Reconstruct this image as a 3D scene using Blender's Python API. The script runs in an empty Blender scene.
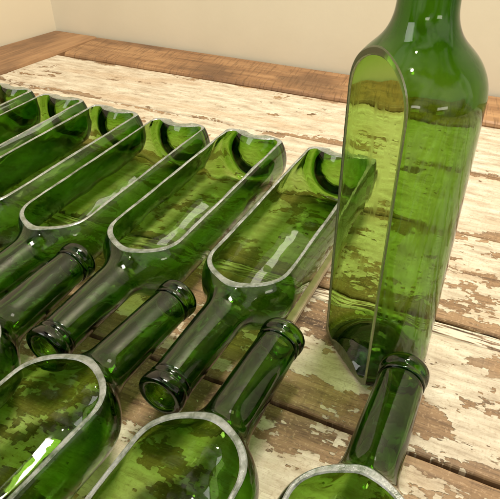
import bpy, bmesh, math, random
from mathutils import Vector, Matrix, noise

R = math.radians
scene = bpy.context.scene
C = scene.collection
MM = 0.001

# ------------------------------------------------------------------ helpers
def tag(o, label=None, cat=None, group=None, kind=None):
    if label: o['label'] = label
    if cat: o['category'] = cat
    if group: o['group'] = group
    if kind: o['kind'] = kind
    return o

def empty(name, loc=(0, 0, 0), rot=(0, 0, 0), mat=None):
    o = bpy.data.objects.new(name, None)
    C.objects.link(o)
    o.empty_display_size = 0.02
    if mat is not None:
        o.matrix_world = mat
    else:
        o.location = loc
        o.rotation_euler = rot
    return o

def link_bm(name, bm, mats, parent=None, smooth=False):
    me = bpy.data.meshes.new(name)
    bm.to_mesh(me); bm.free()
    if not isinstance(mats, (list, tuple)): mats = [mats]
    for m in mats: me.materials.append(m)
    if smooth:
        me.polygons.foreach_set('use_smooth', [True] * len(me.polygons))
    o = bpy.data.objects.new(name, me)
    C.objects.link(o)
    if parent: o.parent = parent
    return o

class NT:
    """tiny node-tree writer"""
    def __init__(self, name):
        self.m = bpy.data.materials.new(name); self.m.use_nodes = True
        self.t = self.m.node_tree; self.t.nodes.clear()
    def n(self, typ, **kw):
        nd = self.t.nodes.new(typ)
        for k, v in kw.items():
            if k in ('inputs',):
                for a, b in v.items(): nd.inputs[a].default_value = b
            else: setattr(nd, k, v)
        return nd
    def l(self, a, b): self.t.links.new(a, b)
    def val(self, sock, v):
        if isinstance(v, (int, float, tuple, list)): sock.default_value = v
        else: self.l(v, sock)
    def math(self, op, a, b=0.0, c=0.0, clamp=False):
        nd = self.n('ShaderNodeMath', operation=op, use_clamp=clamp)
        self.val(nd.inputs[0], a); self.val(nd.inputs[1], b); self.val(nd.inputs[2], c)
        return nd.outputs[0]
    def comb(self, x, y, z):
        nd = self.n('ShaderNodeCombineXYZ')
        self.val(nd.inputs[0], x); self.val(nd.inputs[1], y); self.val(nd.inputs[2], z)
        return nd.outputs[0]
    def noise(self, vec, scale=1.0, detail=4.0, rough=0.55, dist=0.0):
        nd = self.n('ShaderNodeTexNoise')
        self.l(vec, nd.inputs['Vector'])
        nd.inputs['Scale'].default_value = scale; nd.inputs['Detail'].default_value = detail
        nd.inputs['Roughness'].default_value = rough; nd.inputs['Distortion'].default_value = dist
        return nd.outputs['Fac']
    def ramp(self, fac, stops, interp='LINEAR'):
        nd = self.n('ShaderNodeValToRGB'); cr = nd.color_ramp; cr.interpolation = interp
        while len(cr.elements) > 1: cr.elements.remove(cr.elements[0])
        cr.elements[0].position = stops[0][0]; cr.elements[0].color = (*stops[0][1], 1)
        for p, c in stops[1:]:
            e = cr.elements.new(p); e.color = (*c, 1)
        self.l(fac, nd.inputs[0])
        return nd.outputs[0]
    def mix(self, fac, a, b, mode='MIX'):
        nd = self.n('ShaderNodeMix', data_type='RGBA', blend_type=mode)
        self.val(nd.inputs[0], fac)
        for s, v in ((nd.inputs[6], a), (nd.inputs[7], b)):
            if isinstance(v, tuple): s.default_value = (*v, 1)
            else: self.l(v, s)
        return nd.outputs[2]
    def sstep(self, v, lo, hi):
        nd = self.n('ShaderNodeMapRange', interpolation_type='SMOOTHSTEP')
        self.l(v, nd.inputs[0]); nd.inputs[1].default_value = lo; nd.inputs[2].default_value = hi
        return nd.outputs[0]

# ------------------------------------------------------------------ materials
def mat_glass():
    t = NT('green_bottle_glass')
    out = t.n('ShaderNodeOutputMaterial')
    g = t.n('ShaderNodeBsdfGlass', distribution='GGX')
    g.inputs['IOR'].default_value = 1.5
    g.inputs['Roughness'].default_value = 0.0
    g.inputs['Color'].default_value = (1, 1, 1, 1)
    tc = t.n('ShaderNodeTexCoord')
    # faint stretched ripples left by the mould and by handling
    mp = t.n('ShaderNodeMapping'); mp.inputs['Scale'].default_value = (35, 120, 120)
    t.l(tc.outputs['Object'], mp.inputs[0])
    f = t.noise(mp.outputs[0], 1.0, 2.0, 0.5)
    b = t.n('ShaderNodeBump'); b.inputs['Strength'].default_value = 0.16
    b.inputs['Distance'].default_value = 0.0006
    t.l(f, b.inputs['Height']); t.l(b.outputs[0], g.inputs['Normal'])
    t.l(g.outputs[0], out.inputs['Surface'])
    mr = t.n('ShaderNodeMapping'); mr.inputs['Scale'].default_value = (16, 420, 420)
    t.l(tc.outputs['Object'], mr.inputs[0])
    rs = t.noise(mr.outputs[0], 1.0, 3.0, 0.6)
    dn = t.noise(tc.outputs['Object'], 38.0, 3.0, 0.6)
    rr = t.math('MULTIPLY', t.sstep(t.math('ADD', t.math('MULTIPLY', rs, 0.6), t.math('MULTIPLY', dn, 0.4)), 0.50, 0.64), 0.16)
    t.l(rr, g.inputs['Roughness'])
    va = t.n('ShaderNodeVolumeAbsorption')
    va.inputs['Color'].default_value = GLASS_COL
    va.inputs['Density'].default_value = GLASS_DEN
    t.l(va.outputs[0], out.inputs['Volume'])
    return t.m

def mat_rim(name='ground_glass_edge', dark=1.0):
    t = NT(name)
    out = t.n('ShaderNodeOutputMaterial')
    tc = t.n('ShaderNodeTexCoord')
    f = t.noise(tc.outputs['Object'], 420.0, 4.0, 0.7)
    f2 = t.noise(tc.outputs['Object'], 75.0, 4.0, 0.65)
    s = t.math('ADD', t.math('MULTIPLY', f, 0.5), t.math('MULTIPLY', f2, 0.6))
    k = dark
    col = t.ramp(s, [(0.36, (0.08 * k, 0.16 * k, 0.06 * k)), (0.47, (0.27 * k, 0.34 * k, 0.26 * k)), (0.60, (0.66 * k, 0.71 * k, 0.68 * k))])
    d = t.n('ShaderNodeBsdfPrincipled')
    t.l(col, d.inputs['Base Color'])
    t.l(t.math('MULTIPLY', f2, 0.45), d.inputs['Roughness'])
    d.inputs['Specular IOR Level'].default_value = 0.7
    d.inputs['Coat Weight'].default_value = 0.7; d.inputs['Coat Roughness'].default_value = 0.12
    d.inputs['Transmission Weight'].default_value = 0.72
    b = t.n('ShaderNodeBump'); b.inputs['Strength'].default_value = 0.9; b.inputs['Distance'].default_value = 0.0005
    t.l(s, b.inputs['Height']); t.l(b.outputs[0], d.inputs['Normal'])
    t.l(d.outputs[0], out.inputs[0])
    return t.m

def wood_nodes(t, u, v, seed, light, mid, dark):
    """long grained brown board colour; u along the grain, v across (metres)"""
    vec = t.comb(t.math('MULTIPLY', u, 5.0), t.math('MULTIPLY', v, 70.0), seed)
    g1 = t.noise(vec, 1.0, 5.0, 0.6, 0.6)
    vec2 = t.comb(t.math('MULTIPLY', u, 22.0), t.math('MULTIPLY', v, 420.0), seed)
    g2 = t.noise(vec2, 1.0, 3.0, 0.6)
    vec3 = t.comb(t.math('MULTIPLY', u, 7.0), t.math('MULTIPLY', v, 16.0), seed)
    g3 = t.noise(vec3, 1.0, 3.0, 0.5)
    s = t.math('ADD', t.math('ADD', t.math('MULTIPLY', g1, 0.45), t.math('MULTIPLY', g2, 0.25)), t.math('MULTIPLY', g3, 0.35))
    return t.ramp(s, [(0.36, dark), (0.5, mid), (0.66, light)]), g1, g2

def mat_painted():
    """brown planks under worn, flaking off-white paint"""
    t = NT('flaking_white_paint_on_planks')
    out = t.n('ShaderNodeOutputMaterial')
    tc = t.n('ShaderNodeTexCoord')
    sp = t.n('ShaderNodeSeparateXYZ'); t.l(tc.outputs['Object'], sp.inputs[0])
    u, v = sp.outputs[0], sp.outputs[1]
    # plank number: seams lie 130 mm apart
    vi = t.math('FLOOR', t.math('DIVIDE', t.math('SUBTRACT', v, 0.057), 0.130))
    seed = t.math('MULTIPLY', vi, 7.31)
    wood, g1, g2 = wood_nodes(t, u, v, seed, (0.40, 0.26, 0.14), (0.235, 0.142, 0.072), (0.05, 0.028, 0.015))
    # open pores and torn fibres
    fb = t.noise(t.comb(t.math('MULTIPLY', u, 70.0), t.math('MULTIPLY', v, 900.0), t.math('ADD', seed, 2.0)), 1.0, 3.0, 0.65)
    wood = t.mix(t.math('MULTIPLY', t.sstep(fb, 0.52, 0.66), 0.55), wood, (0.075, 0.042, 0.022))
    sp2 = t.noise(t.comb(t.math('MULTIPLY', u, 380.0), t.math('MULTIPLY', v, 420.0), 9.0), 1.0, 2.0, 0.6)
    wood = t.mix(t.math('MULTIPLY', t.sstep(sp2, 0.54, 0.68), 0.5), wood, (0.50, 0.36, 0.22))
    # grey brown weathered patches
    wv = t.noise(t.comb(t.math('MULTIPLY', u, 9.0), t.math('MULTIPLY', v, 30.0), seed), 1.0, 4.0, 0.6)
    wood = t.mix(t.math('MULTIPLY', t.sstep(wv, 0.48, 0.70), 0.6), wood, (0.26, 0.195, 0.13))
    # rough-sawn kerf marks across the board make stepped paint edges
    jit = t.math('MULTIPLY', t.noise(t.comb(t.math('MULTIPLY', u, 140.0), t.math('MULTIPLY', v, 140.0), 3.0), 1.0, 3.0), 0.007)
    us = t.math('SNAP', t.math('ADD', u, jit), 0.0036)
    vs = t.math('SNAP', t.math('ADD', v, jit), 0.0024)
    ua = t.math('ADD', t.math('MULTIPLY', us, 0.62), t.math('MULTIPLY', u, 0.38))
    va = t.math('ADD', t.math('MULTIPLY', vs, 0.55), t.math('MULTIPLY', v, 0.45))
    m1 = t.noise(t.comb(t.math('MULTIPLY', ua, 13.0), t.math('MULTIPLY', va, 30.0), seed), 1.0, 6.0, 0.66, 0.2)
    m2 = t.noise(t.comb(t.math('MULTIPLY', ua, 95.0), t.math('MULTIPLY', va, 150.0), seed), 1.0, 3.0, 0.6)
    m3 = t.noise(t.comb(t.math('MULTIPLY', u, 2.2), t.math('MULTIPLY', v, 6.0), seed), 1.0, 2.0, 0.5)
    m = t.math('ADD', t.math('ADD', t.math('MULTIPLY', m1, 0.66), t.math('MULTIPLY', m2, 0.22)), t.math('MULTIPLY', m3, 0.22))
    # more paint far away on the back boards, less where the table is used; bare along seams
    fr = t.math('FRACT', t.math('DIVIDE', t.math('SUBTRACT', v, 0.057), 0.130))
    edge = t.math('ABSOLUTE', t.math('SUBTRACT', fr, 0.5))
    bare = t.math('MULTIPLY', t.sstep(edge, 0.38, 0.5), 0.085)
    bias = t.math('MULTIPLY', t.sstep(v, -0.08, 0.36), 0.088)
    thr = t.math('SUBTRACT', t.math('SUBTRACT', m, bare), t.math('MULTIPLY', bias, -1.0))
    mask = t.sstep(thr, 0.548, 0.556)
    pn = t.noise(t.comb(t.math('MULTIPLY', u, 30.0), t.math('MULTIPLY', v, 110.0), 2.0), 1.0, 5.0, 0.65)
    paint = t.ramp(pn, [(0.30, (0.33, 0.265, 0.185)), (0.44, (0.51, 0.44, 0.33)), (0.58, (0.64, 0.58, 0.455)), (0.72, (0.74, 0.69, 0.57))])
    # thin rubbed paint: cream with wood ghosting through
    rub = t.noise(t.comb(t.math('MULTIPLY', u, 6.0), t.math('MULTIPLY', v, 24.0), t.math('ADD', seed, 4.0)), 1.0, 4.0, 0.6)
    paint = t.mix(t.math('MULTIPLY', t.sstep(rub, 0.48, 0.72), 0.55), paint, (0.50, 0.35, 0.215))
    # hairline cracks in the paint, along the grain
    cr = t.noise(t.comb(t.math('MULTIPLY', u, 14.0), t.math('MULTIPLY', v, 260.0), 8.0), 1.0, 2.0, 0.5)
    fine = t.noise(t.comb(t.math('MULTIPLY', u, 420.0), t.math('MULTIPLY', v, 300.0), 6.0), 1.0, 3.0, 0.7)
    paint = t.mix(t.math('MULTIPLY', t.sstep(fine, 0.50, 0.72), 0.55), paint, (0.34, 0.255, 0.165))
    vc = t.n('ShaderNodeTexVoronoi', feature='DISTANCE_TO_EDGE')
    vc.inputs['Scale'].default_value = 1.0
    wob = t.math('MULTIPLY', t.noise(t.comb(t.math('MULTIPLY', u, 160.0), t.math('MULTIPLY', v, 160.0), 3.0), 1.0, 3.0), 1.6)
    t.l(t.comb(t.math('ADD', t.math('MULTIPLY', u, 75.0), wob), t.math('ADD', t.math('MULTIPLY', v, 230.0), wob), 1.0), vc.inputs['Vector'])
    vck = t.sstep(vc.outputs['Distance'], 0.05, 0.0)
    vck = t.math('MULTIPLY', vck, t.math('MULTIPLY', t.sstep(rub, 0.50, 0.66), 0.32))
    paint = t.mix(vck, paint, (0.20, 0.14, 0.085))
    crk = t.math('MULTIPLY', t.sstep(t.math('ABSOLUTE', t.math('SUBTRACT', cr, 0.5)), 0.012, 0.0), 0.5)
    paint = t.mix(crk, paint, (0.22, 0.15, 0.09))
    col = t.mix(mask, wood, paint)
    # kerf shading lines (grooves in bare wood)
    kerf = t.noise(t.comb(t.math('MULTIPLY', u, 330.0), t.math('MULTIPLY', v, 12.0), 5.0), 1.0, 2.0, 0.5)
    col = t.mix(t.math('MULTIPLY', t.sstep(kerf, 0.56, 0.68), t.math('SUBTRACT', 0.34, t.math('MULTIPLY', mask, 0.24))), col, t.mix(0.6, col, (0.08, 0.045, 0.02)))
    # the splintered batten at the wide joint: white slivers over near-black gaps
    inb = t.math('MULTIPLY', t.math('GREATER_THAN', v, 0.0405), t.math('LESS_THAN', v, 0.0575))
    sl = t.noise(t.comb(t.math('MULTIPLY', u, 28.0), t.math('MULTIPLY', v, 420.0), 3.0), 1.0, 3.0, 0.6, 0.4)
    col = t.mix(inb, col, t.ramp(sl, [(0.38, (0.05, 0.03, 0.018)), (0.47, (0.26, 0.17, 0.10)), (0.52, (0.66, 0.60, 0.48))]))
    d = t.n('ShaderNodeBsdfPrincipled')
    t.l(col, d.inputs['Base Color'])
    d.inputs['Roughness'].default_value = 0.62
    d.inputs['Specular IOR Level'].default_value = 0.35
    h = t.math('ADD', t.math('MULTIPLY', mask, 1.5), t.math('ADD', t.math('MULTIPLY', g1, 1.1), t.math('ADD', t.math('MULTIPLY', g2, 0.35), t.math('MULTIPLY', kerf, 0.25))))
    b = t.n('ShaderNodeBump'); b.inputs['Strength'].default_value = 0.8; b.inputs['Distance'].default_value = 0.0011
    t.l(h, b.inputs['Height']); t.l(b.outputs[0], d.inputs['Normal'])
    t.l(d.outputs[0], out.inputs[0])
    return t.m

def mat_board(name, saw, light, mid, dark):
    t = NT(name)
    out = t.n('ShaderNodeOutputMaterial')
    tc = t.n('ShaderNodeTexCoord')
    sp = t.n('ShaderNodeSeparateXYZ'); t.l(tc.outputs['Object'], sp.inputs[0])
    u, v = sp.outputs[0], sp.outputs[1]
    col, g1, g2 = wood_nodes(t, u, v, 3.3, light, mid, dark)
    blot = t.noise(t.comb(t.math('MULTIPLY', u, 8.0), t.math('MULTIPLY', v, 14.0), 1.0), 1.0, 4.0, 0.6)
    col = t.mix(t.math('MULTIPLY', t.sstep(blot, 0.47, 0.66), 0.7), col, dark)
    # band saw marks across the grain
    k = t.noise(t.comb(t.math('MULTIPLY', t.math('ADD', u, t.math('MULTIPLY', v, 0.12)), 260.0), t.math('MULTIPLY', v, 22.0), 5.0), 1.0, 3.0, 0.6)
    ks = t.math('MULTIPLY', t.sstep(k, 0.50, 0.66), saw)
    col = t.mix(ks, col, t.mix(0.55, col, (0.10, 0.05, 0.02)))
    d = t.n('ShaderNodeBsdfPrincipled')
    t.l(col, d.inputs['Base Color']); d.inputs['Roughness'].default_value = 0.5
    b = t.n('ShaderNodeBump'); b.inputs['Strength'].default_value = 0.6; b.inputs['Distance'].default_value = 0.0008
    t.l(t.math('SUBTRACT', g1, ks), b.inputs['Height']); t.l(b.outputs[0], d.inputs['Normal'])
    t.l(d.outputs[0], out.inputs[0])
    return t.m

def mat_plain(name, c0, c1, scale, rough=0.8, bump=0.0004):
    t = NT(name)
    out = t.n('ShaderNodeOutputMaterial')
    tc = t.n('ShaderNodeTexCoord')
    f = t.noise(tc.outputs['Object'], scale, 4.0, 0.55)
    f2 = t.noise(tc.outputs['Object'], scale * 30, 3.0, 0.6)
    col = t.ramp(f, [(0.35, c0), (0.65, c1)])
    d = t.n('ShaderNodeBsdfPrincipled')
    t.l(col, d.inputs['Base Color']); d.inputs['Roughness'].default_value = rough
    b = t.n('ShaderNodeBump'); b.inputs['Strength'].default_value = 0.4; b.inputs['Distance'].default_value = bump
    t.l(f2, b.inputs['Height']); t.l(b.outputs[0], d.inputs['Normal'])
    t.l(d.outputs[0], out.inputs[0])
    return t.m

GLASS_COL = (0.56, 0.757, 0.15, 1)
GLASS_DEN = 870.0
GLASS = mat_glass()
RIM = mat_rim()
def mat_rim2():
    t = NT('polished_glass_edge'); out = t.n('ShaderNodeOutputMaterial')
    d = t.n('ShaderNodeBsdfPrincipled'); d.inputs['Base Color'].default_value = (0.62, 0.66, 0.42, 1)
    d.inputs['Roughness'].default_value = 0.22; d.inputs['IOR'].default_value = 1.5; d.inputs['Transmission Weight'].default_value = 0.93
    t.l(d.outputs[0], out.inputs[0])
    return t.m
RIM2 = mat_rim2()
PAINT = mat_painted()
BACKB = mat_board('saw_marked_brown_board', 0.9, (0.43, 0.25, 0.115), (0.27, 0.14, 0.06), (0.10, 0.05, 0.024))
SIDEB = mat_board('brown_stained_board', 0.25, (0.41, 0.235, 0.11), (0.28, 0.15, 0.068), (0.12, 0.062, 0.03))
WALL = mat_plain('cream_wall_paint', (0.735, 0.685, 0.535), (0.785, 0.735, 0.585), 5.0, 0.75, 0.0004)
WALL2 = mat_plain('warm_cream_wall_paint', (0.73, 0.655, 0.49), (0.76, 0.68, 0.51), 3.0)
DARKW = mat_plain('dark_sub_board', (0.05, 0.03, 0.018), (0.07, 0.045, 0.025), 40.0)
FLOORM = mat_plain('brown_floor', (0.16, 0.11, 0.07), (0.2, 0.14, 0.09), 4.0)
STRIP = mat_plain('pale_raw_wood', (0.56, 0.45, 0.31), (0.72, 0.61, 0.46), 90.0)

# ------------------------------------------------------------------ the bottle
BR, LB, LS, RN, LT = 37.5, 197.2, 44.8, 15.0, 318.7      # mm: radius, body, shoulder, neck radius, total
RING = 13.0
PH, PR = 15.0, 23.0
WT = 2.3

def _raw(x):
    t = min(max((x - LB) / LS, 0), 1)
    if t < 0.62:
        s = 1 - 0.72 * (1 - math.sqrt(max(1 - (t / 0.78) ** 2, 0))) / (1 - math.sqrt(1 - (0.62 / 0.78) ** 2))
    else:
        s = 0.28 * ((1 - t) / 0.38) ** 1.9
    rn = RN + 0.3 - 1.3 * min(max((x - 245) / 65, 0), 1)
    return rn + (BR - rn) * s
def prof(x):
    a = w = 0
    for i in range(-8, 9):
        g = math.exp(-(i / 4.2) ** 2); a += g * _raw(x + i * 1.0); w += g
    return a / w

def profile():
    """closed half section of the glass, (x, r) from the punt tip round the outside to the bore and back"""
    o = []
    for i in range(0, 19):
        r = PR * (1 - (1 - i / 18.0) ** 1.6)
        o.append((PH * max(1 - (r / PR) ** 2.4, 0) ** 0.9, r))
    for i in range(1, 9):                                 # heel
        a = i / 8 * math.pi
        if i < 4: o.append((0.9 - 0.9 * math.sin(a), PR + 1.6 * (i / 4)))
        else:
            b = (i - 3) / 5 * math.pi / 2
            o.append((7 - 7 * math.sin(math.pi / 2 - b + 0) , PR + 1.6 + (BR - PR - 1.6) * math.sin(b)))
    x = 11.0
    end = LT - RING
    while x < end - 1:
        o.append((x, prof(x))); x += 3.0 if x < LB - 10 else 1.6 if x < 260 else 3.0
    o.append((end, prof(end)))
    inn = []
    x = end
    while x > 14:
        th = WT + 1.5 * min(max((x - LB - 10) / 40, 0), 1)
        inn.append((x, prof(x + 2.2) - th)); x -= 3.0 if x > 262 else 1.6 if x > LB - 12 else 3.0
    ri = BR - WT
    for i in range(1, 9):                                 # crevice round the punt
        a = i / 8 * math.pi / 2
        inn.append((14 - 9 * math.sin(a), ri - 5.5 * (1 - math.cos(a))))
    pr = ri - 5.5; xi = 5.0
    for i in range(1, 19):
        r = pr * (1 - i / 18.0) ** 0.75 if i < 18 else 0
        inn.append((xi + (PH + 3.5 - xi) * max(1 - (r / pr) ** 2.4, 0) ** 1.0, r))
    return o, inn

def lathe(bm, pts, seg, closed_axis=True, seed=0, wav=None):
    rings = []
    for k, (x, r) in enumerate(pts):
        if r < 1e-6:
            rings.append([bm.verts.new((x * MM, 0, 0))]); continue
        ring = []
        for j in range(seg):
            a = 2 * math.pi * (j + 0.37) / seg
            rr = r + (wav(k, x, r, a) if wav else 0)
            ring.append(bm.verts.new((x * MM, rr * math.cos(a) * MM, rr * math.sin(a) * MM)))
        rings.append(ring)
    def strip(a, b):
        if len(a) == 1 and len(b) == 1: return
        for j in range(seg):
            j2 = (j + 1) % seg
            if len(a) == 1: bm.faces.new((a[0], b[j2], b[j]))
            elif len(b) == 1: bm.faces.new((a[j], a[j2], b[0]))
            else: bm.faces.new((a[j], a[j2], b[j2], b[j]))
    for a, b in zip(rings, rings[1:]): strip(a, b)
    if not closed_axis: strip(rings[-1], rings[0])

def bottle_meshes(h, seed, wavy=1.0):
    o, inn = profile()
    no = len(o)
    def wav(k, x, r, a):
        base = 1.0 + 1.2 * math.exp(-max(x - 20, 0) / 22.0)
        fade = min(1, r / 12.0)
        p = Vector((x / 30.0 + seed * 9.7, 1.7 * math.cos(a), 1.7 * math.sin(a)))
        if k < no:
            if x < 8: return 0
            return 0.10 * fade * noise.noise(p)
        q = Vector((x / 13.0 + seed * 3.1, 3 * math.cos(a), 3 * math.sin(a)))
        return fade * wavy * (0.50 * base * noise.noise(p) + 0.17 * base * noise.noise(q))
    bm = bmesh.new()
    lathe(bm, o + inn, 128, True, seed, wav)
    bmesh.ops.recalc_face_normals(bm, faces=bm.faces)
    for f in bm.faces: f.smooth = True
    # sharp edges round the end of the neck
    res = bmesh.ops.bisect_plane(bm, geom=bm.verts[:] + bm.edges[:] + bm.faces[:], dist=1e-7,
                                 plane_co=(0, 0, h * MM), plane_no=(0, 0, 1), clear_outer=True)
    cut = [e for e in bm.edges if e.is_boundary and all(abs(v.co.z - h * MM) < 1e-6 for v in e.verts)]
    fl = bmesh.ops.triangle_fill(bm, edges=cut, use_beauty=True, use_dissolve=False, normal=(0, 0, 1))
    caps = [g for g in fl['geom'] if isinstance(g, bmesh.types.BMFace)]
    for e in cut: e.smooth = False
    for f in caps:
        f.smooth = False
        if f.normal.z < 0: f.normal_flip()
    # the ground edge: a thin frosted skin on the cut, following its outline
    rb = bmesh.new(); vm = {}
    for f in caps:
        vs = []
        for v in f.verts:
            if v not in vm: vm[v] = rb.verts.new(v.co + Vector((0, 0, 0.00006)))
            vs.append(vm[v])
        rb.faces.new(vs)
    for e in rb.edges[:]:
        pass
    inward = {}
    for e in rb.edges:
        if not e.is_boundary: continue
        f = e.link_faces[0]
        third = next(v for v in f.verts if v not in e.verts)
        d = (e.verts[1].co - e.verts[0].co)
        nrm = Vector((-d.y, d.x, 0))
        if nrm.dot(third.co - e.verts[0].co) < 0: nrm = -nrm
        for v in e.verts:
            inward[v] = inward.get(v, Vector((0, 0, 0))) + nrm
    base = list(rb.verts)
    offs = {tuple(round(c, 8) for c in v.co): inward.get(v, Vector()).normalized() if inward.get(v, Vector()).length > 0 else Vector() for v in base}
    ex = bmesh.ops.extrude_face_region(rb, geom=rb.faces[:])
    top = [g for g in ex['geom'] if isinstance(g, bmesh.types.BMVert)]
    for v in top:
        d = offs.get(tuple(round(c, 8) for c in v.co), Vector())
        n1 = noise.noise(Vector((v.co.x * 260 + seed, v.co.y * 260, 0)))
        n2 = noise.noise(Vector((v.co.x * 500 + seed, v.co.y * 500, 7)))
        v.co += d * (0.00085 + 0.00025 * n1 + 0.00012 * n2)
        v.co.z += 0.00060 + 0.00012 * n2
    # widen/narrow outline by small noise
    for v in rb.verts:
        v.co.x += 0.00012 * noise.noise(Vector((v.co.x * 300, v.co.y * 300, seed + 5.0)))
        v.co.y += 0.00012 * noise.noise(Vector((v.co.x * 300, v.co.y * 300, seed + 9.0)))
    bmesh.ops.recalc_face_normals(rb, faces=rb.faces)
    return bm, rb

def ring_mesh():
    a, b = LT - RING + 0.04, LT
    ro, ri = 15.4, prof(LT) - 4.6
    pts = [(a, 14.2), (a + 0.2, 14.5), (a + 1.0, 14.75), (a + 2.4, 14.6), (a + 3.4, 14.15), (a + 4.4, 14.2), (a + 5.2, 14.9),
           (a + 6.2, 15.4), (b - 3.0, 15.6), (b - 1.6, 15.45), (b - 0.6, 14.9), (b - 0.1, 14.0),
           (b, 12.9), (b - 0.2, 11.6), (b - 0.9, 10.4), (b - 2.2, ri), (a + 4, ri - 0.1), (a, ri)]
    bm = bmesh.new()
    lathe(bm, pts, 96, False)
    bmesh.ops.recalc_face_normals(bm, faces=bm.faces)
    return bm

ring_data = None
def make_bottle(mat_world, h, seed, label, group=None, rim=RIM, wavy=1.0):
    global ring_data
    root = empty('cut_wine_bottle', mat=mat_world)
    tag(root, label, 'bottle', group)
    bm, rb = bottle_meshes(h, seed, wavy)
    link_bm('glass_body', bm, GLASS, root)
    link_bm('ground_rim', rb, rim, root)
    if ring_data is None:
        o = link_bm('mouth_ring', ring_mesh(), GLASS, root, True); ring_data = o.data
    else:
        o = bpy.data.objects.new('mouth_ring', ring_data); C.objects.link(o); o.parent = root
    return root

def lying(x, y, deg, roll=0.0):
    return Matrix.Translation((x * MM, y * MM, (BR + 0.25) * MM)) @ Matrix.Rotation(R(deg), 4, 'Z') @ Matrix.Rotation(R(roll), 4, 'X')

GB = 'cut bottles lying in the back row, necks towards the viewer'
GF = 'cut bottles lying in the front row, necks towards the back'
back = [  # x, y, angle, cut height, label
    (-32.1, 210.2, -108.1, 19.4, 'green cut bottle in the back row directly beside the standing bottle'),
    (-120.2, 237.9, -107.6, 20.2, 'green cut bottle in the back row, second from the standing bottle'),
    (-204.0, 259.3, -107.1, 19.0, 'green cut bottle in the back row, third from the standing bottle'),
    (-281.7, 279.4, -107.6, 21.5, 'green cut bottle in the back row, fourth from the standing bottle'),
    (-355.1, 307.0, -107.3, 21.0, 'green cut bottle in the back row, second from the far left end'),
    (-430.0, 331.0, -107.3, 21.0, 'last green cut bottle at the far left end of the back row'),
]
front = [
    (-319.0, -273.0, 74.0, 20.5, 'green cut bottle in the front row at far left, only its slanting neck showing'),
    (-255.8, -297.7, 69.0, 20.2, 'green cut bottle in the bottom left corner with a bright streak inside'),
    (-161.4, -332.0, 71.9, 20.2, 'green cut bottle in the middle of the front, behind it the broad plank seam'),
    (-75.5, -354.0, 73.4, 20.0, 'green cut bottle at bottom right, its mouth touching the standing bottle'),
]
for k, (x, y, a, h, lab) in enumerate(back):
    make_bottle(lying(x, y, a, (0.5, -1.2, 1.4, -0.8, 1.6, 0)[k]), h, 1.0 + k, lab, GB, RIM, 1.3)
for k, (x, y, a, h, lab) in enumerate(front):
    make_bottle(lying(x, y, a), h, 11.0 + k, lab, GF, RIM, 1.15)
phi = R(209.7)
n = Vector((math.cos(phi), math.sin(phi), 0)); up = Vector((0, 0, 1)); s = n.cross(up)
M = Matrix((( up.x, s.x, n.x, 0), (up.y, s.y, n.y, 0), (up.z, s.z, n.z, 0.0003), (0, 0, 0, 1)))
make_bottle(M, 23.1, 21.0, 'tall green bottle standing upright on the table with its cut side turned to the left', None, RIM2, 0.5)

# ------------------------------------------------------------------ the table
TROT = R(-17)
table = empty('wooden_table', (0, 0, 0), (0, 0, TROT))
tag(table, 'rustic plank table with flaking off-white paint and brown border boards', 'table')

def box(bm, x0, x1, y0, y1, z0, z1):
    vs = [bm.verts.new(p) for p in ((x0, y0, z0), (x1, y0, z0), (x1, y1, z0), (x0, y1, z0), (x0, y0, z1), (x1, y0, z1), (x1, y1, z1), (x0, y1, z1))]
    fs = [(3, 2, 1, 0), (4, 5, 6, 7), (0, 1, 5, 4), (1, 2, 6, 5), (2, 3, 7, 6), (3, 0, 4, 7)]
    return [bm.faces.new([vs[i] for i in f]) for f in fs]

rnd = random.Random(5)
bm = bmesh.new()
def plank(y0, y1, x0, x1, dz=0):
    """one worn plank with wavering long edges and eased arrises"""
    nseg = 150
    ea = 0.0016
    rows = []
    for i in range(nseg + 1):
        x = x0 + (x1 - x0) * i / nseg
        w0 = 0.0011 * noise.noise(Vector((x * 18, y0 * 50, 1))) + 0.0006 * noise.noise(Vector((x * 90, y0 * 50, 4)))
        w1 = 0.0011 * noise.noise(Vector((x * 18, y1 * 50, 7))) + 0.0006 * noise.noise(Vector((x * 90, y1 * 50, 9)))
        a, b = y0 + w0, y1 + w1
        rows.append([bm.verts.new(p) for p in ((x, a, -0.02 + dz), (x, a, -ea + dz), (x, a + ea * 0.4, -ea * 0.4 + dz), (x, a + ea, dz),
                     (x, b - ea, dz), (x, b - ea * 0.4, -ea * 0.4 + dz), (x, b, -ea + dz), (x, b, -0.02 + dz))])
    for p, q in zip(rows, rows[1:]):
        for j in range(7): bm.faces.new((p[j], q[j], q[j + 1], p[j + 1]))
seams = [-0.462, -0.332, -0.202, -0.072, 0.057, 0.187, 0.317, 0.447]
for y0, y1 in zip(seams, seams[1:]):
    g = 0.0011 if y0 > 0.1 or y1 < -0.1 else 0.0016
    lo = y0 + (0.0006 if y0 > 0.1 else g); hi = y1 - (0.0006 if y1 > 0.1 else g)
    if abs(y0 - 0.057) < 1e-6:
        lo = y0 + 0.0008
    if abs(y1 - 0.057) < 1e-6:                      # a narrow splintered batten fills this joint
        hi = y1 - 0.0165
        plank(y1 - 0.0150, y1 - 0.0008, -0.68, 0.7, -0.0012)
    plank(lo, hi, -0.70, 0.7)
link_bm('plank_top', bm, PAINT, table)
bm = bmesh.new(); box(bm, -0.76, 0.69, -0.455, 0.53, -0.045, -0.0205)
link_bm('sub_board', bm, DARKW, table)

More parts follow.
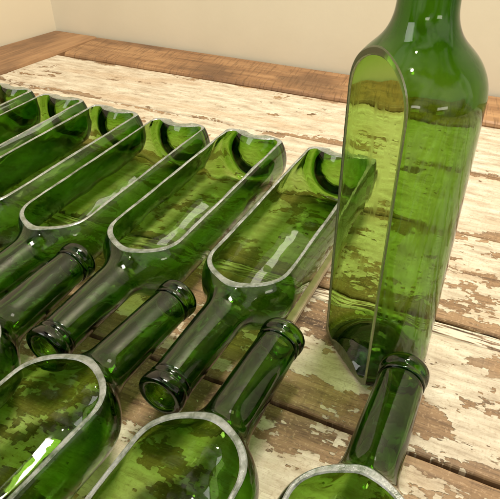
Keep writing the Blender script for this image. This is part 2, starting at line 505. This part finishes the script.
def board(name, mat, corners, z0, z1, frame):
    """border board from 4 plan corners (local to table), with worn bevelled arrises; frame = angle of its grain"""
    e = bpy.data.objects.new(name, None)
    rot = Matrix.Rotation(-frame, 2)
    c = Vector(corners[0])
    bm = bmesh.new()
    pts = [rot @ (Vector(p) - c) for p in corners]
    nseg = 60
    def lerp(a, b, f): return a + (b - a) * f
    rows = []
    for i in range(nseg + 1):
        f = i / nseg
        a = lerp(pts[0], pts[1], f); b = lerp(pts[3], pts[2], f)
        d = (b - a).normalized()
        w = 0.0014 * noise.noise(Vector((f * 9, 3, frame))) + 0.0005 * noise.noise(Vector((f * 60, 3, frame)))
        a = a + d * w
        r = []
        for k, (dd, z) in enumerate(((0, z0), (0, z1 - 0.005), (0.0015, z1 - 0.0018), (0.005, z1), (None, z1), (None, z0))):
            p = a + d * dd if dd is not None else b
            r.append(bm.verts.new((p.x, p.y, z)))
        rows.append(r)
    for p, q in zip(rows, rows[1:]):
        for j in range(5): bm.faces.new((p[j], p[j + 1], q[j + 1], q[j]))
        bm.faces.new((p[5], p[0], q[0], q[5]))
    bm.faces.new(rows[0]); bm.faces.new(rows[-1][::-1])
    bmesh.ops.recalc_face_normals(bm, faces=bm.faces)
    o = link_bm(name, bm, mat, table)
    o.location = (c.x, c.y, 0); o.rotation_euler = (0, 0, frame)
    bpy.data.objects.remove(e)
    return o
b1 = board('border_board', BACKB, [(-0.664, 0.4485), (0.70, 0.4485), (0.70, 0.542), (-0.664, 0.542)], -0.02, 0.005, 0.0)
tag(b1, 'brown border board with saw marks along the back edge')
ang = math.atan2(0.86, 0.14)
b2 = board('border_board', SIDEB, [(-0.783, -0.455), (-0.666, 0.542), (-0.762, 0.5425), (-0.955, -0.455)], -0.02, 0.0062, math.atan2(0.997, 0.117))
tag(b2, 'darker brown border board along the left edge')
for (x, y) in ((-0.70, -0.41), (0.64, -0.41), (-0.68, 0.48), (0.64, 0.48)):
    bm = bmesh.new()
    box(bm, x - 0.035, x + 0.035, y - 0.035, y + 0.035, -0.74, -0.046)
    link_bm('leg', bm, SIDEB, table)

# a pale sliver of wood lying in the gap between two bottles
st = empty('wood_strip', (-0.0495, 0.062, 0.0), (0, 0, R(73)))
tag(st, 'thin pale wooden strip lying between the standing bottle and the cut bottle beside it', 'wood strip')
bm = bmesh.new()
fs = box(bm, -0.045, 0.075, -0.0034, 0.0034, 0.0006, 0.0060)
bmesh.ops.bevel(bm, geom=bm.edges[:], offset=0.0007, segments=2, affect='EDGES')
bpy.data.objects.remove(st)
st = link_bm('wood_strip', bm, STRIP)
st.location = (-0.0495, 0.062, 0.0); st.rotation_euler = (0, 0, R(73))
tag(st, 'thin pale wooden strip lying between the standing bottle and the cut bottle beside it', 'wood strip')

# ------------------------------------------------------------------ walls and floor
def tl(x, y):   # table local -> world
    c, s_ = math.cos(TROT), math.sin(TROT)
    return Vector((x * c - y * s_, x * s_ + y * c))
def wall(name, a, b, mat, label, nrm):
    bm = bmesh.new()
    a, b = Vector(a), Vector(b)
    d = (b - a); L = d.length; ang = math.atan2(d.y, d.x)
    box(bm, 0, L, 0 if nrm > 0 else -0.08, 0.08 if nrm > 0 else 0, 0, 2.3)
    o = link_bm(name, bm, mat)
    o.location = (a.x, a.y, -0.74); o.rotation_euler = (0, 0, ang)
    tag(o, label, 'wall', kind='structure')
    return o
cor = (-0.766, 0.548)
wall('back_wall', tl(*cor), tl(1.4, 0.548), WALL, 'plain cream wall behind the table', 1)
wall('side_wall', tl(*cor), tl(-0.766 - 0.193 / 0.9975 * 1.5, 0.548 - 1.5), WALL2, 'brighter cream wall left of the table', -1)
bm = bmesh.new(); box(bm, -2.5, 2.5, -2.5, 2.5, -0.8, -0.742)
tag(link_bm('floor', bm, FLOORM), 'brown floor under the table', kind='structure')

# ------------------------------------------------------------------ lamps and added light panels
def area(name, loc, target, size, power, col, sy=None):
    d = bpy.data.lights.new(name, 'AREA'); d.energy = power; d.color = col
    d.size = size
    if sy: d.shape = 'RECTANGLE'; d.size_y = sy
    o = bpy.data.objects.new(name, d); C.objects.link(o)
    o.location = loc
    o.rotation_euler = (Vector(target) - Vector(loc)).to_track_quat('-Z', 'Y').to_euler()
    return o
def bulb(name, loc, power, rad, col):
    d = bpy.data.lights.new(name, 'POINT'); d.energy = power; d.color = col; d.shadow_soft_size = rad
    o = bpy.data.objects.new(name, d); C.objects.link(o); o.location = loc
WARM = (1.0, 0.92, 0.79)
area('ceiling_lamp', (0.17, 0.27, 1.5), (0.17, 0.2, 0), 0.42, 20, WARM, 0.22)
glint = area('trough_glint_light', (0, 0, 0), (0, 0, -1), 0.15, 0.30, WARM, 0.16)  # unseen panel added near the back wall for streaks inside the bottles
glint.location = (*tl(0.02, 0.52), 0.37)
glint.rotation_euler = Matrix.Rotation(TROT, 3, 'Z').to_4x4().to_3x3().__matmul__(Matrix.Rotation(R(-50), 3, 'X')).to_euler()
area('soft_reflection_light', (-1.25, -0.9, 0.95), (-0.1, 0.1, 0), 0.7, 8, (1.0, 0.97, 0.92), 1.0)  # broad unseen panel added at the left for soft reflections in the glass
area('low_glint_light', (-0.05, -1.5, 0.30), (0, 0, 0.2), 0.34, 0.7, WARM, 0.12)  # added small panel out of view, gives a pale highlight on the standing bottle
area('low_glint_light', (0.95, -1.15, 0.20), (0, 0, 0.2), 0.42, 0.8, WARM, 0.12)  # second added panel, for another highlight beside the first
bulb('lamp_bulb', (-0.25, -0.55, 1.5), 5, 0.05, WARM)

w = bpy.data.worlds.new('World'); scene.world = w; w.use_nodes = True
# the unseen rest of the room: soft warm light, uneven like furniture, windows and walls
wt = w.node_tree; bg = wt.nodes['Background']
tcw = wt.nodes.new('ShaderNodeTexCoord'); nz = wt.nodes.new('ShaderNodeTexNoise')
nz.inputs['Scale'].default_value = 1.9; nz.inputs['Detail'].default_value = 2.0; nz.inputs['Distortion'].default_value = 0.4
wt.links.new(tcw.outputs['Generated'], nz.inputs['Vector'])
rp = wt.nodes.new('ShaderNodeValToRGB'); cr = rp.color_ramp
cr.elements[0].position = 0.42; cr.elements[0].color = (0.07, 0.055, 0.04, 1)
cr.elements[1].position = 0.60; cr.elements[1].color = (1.3, 1.17, 0.96, 1)
wt.links.new(nz.outputs['Fac'], rp.inputs[0]); wt.links.new(rp.outputs[0], bg.inputs[0])
bg.inputs[1].default_value = 0.62

# ------------------------------------------------------------------ camera
cam = bpy.data.cameras.new('camera'); co = bpy.data.objects.new('camera', cam); C.objects.link(co)
yaw, pitch, roll = R(-9.07885), R(36.00408), R(-0.60516)
fwd = Vector((math.sin(yaw) * math.cos(pitch), math.cos(yaw) * math.cos(pitch), -math.sin(pitch)))
rt = Vector((math.cos(yaw), -math.sin(yaw), 0)); u0 = rt.cross(fwd)
r2 = math.cos(roll) * rt + math.sin(roll) * u0; u2 = -math.sin(roll) * rt + math.cos(roll) * u0
co.matrix_world = Matrix(((r2.x, u2.x, -fwd.x, -0.03977), (r2.y, u2.y, -fwd.y, -0.31291), (r2.z, u2.z, -fwd.z, 0.31482), (0, 0, 0, 1)))
cam.sensor_width = 36; cam.lens = 585.887 / 500 * 36; cam.clip_start = 0.01; cam.clip_end = 50
scene.camera = co

# ------------------------------------------------------------------ render settings
scene.render.engine = 'CYCLES'
cy = scene.cycles
cy.max_bounces = 24; cy.transmission_bounces = 24; cy.glossy_bounces = 8; cy.diffuse_bounces = 4
cy.transparent_max_bounces = 12; cy.volume_bounces = 0
cy.caustics_reflective = True; cy.caustics_refractive = True
cy.blur_glossy = 0.3
cy.sample_clamp_indirect = 6.0
cy.use_denoising = True
scene.view_settings.view_transform = 'Standard'; scene.view_settings.look = 'None'
scene.view_settings.exposure = 0.32; scene.view_settings.gamma = 1.0
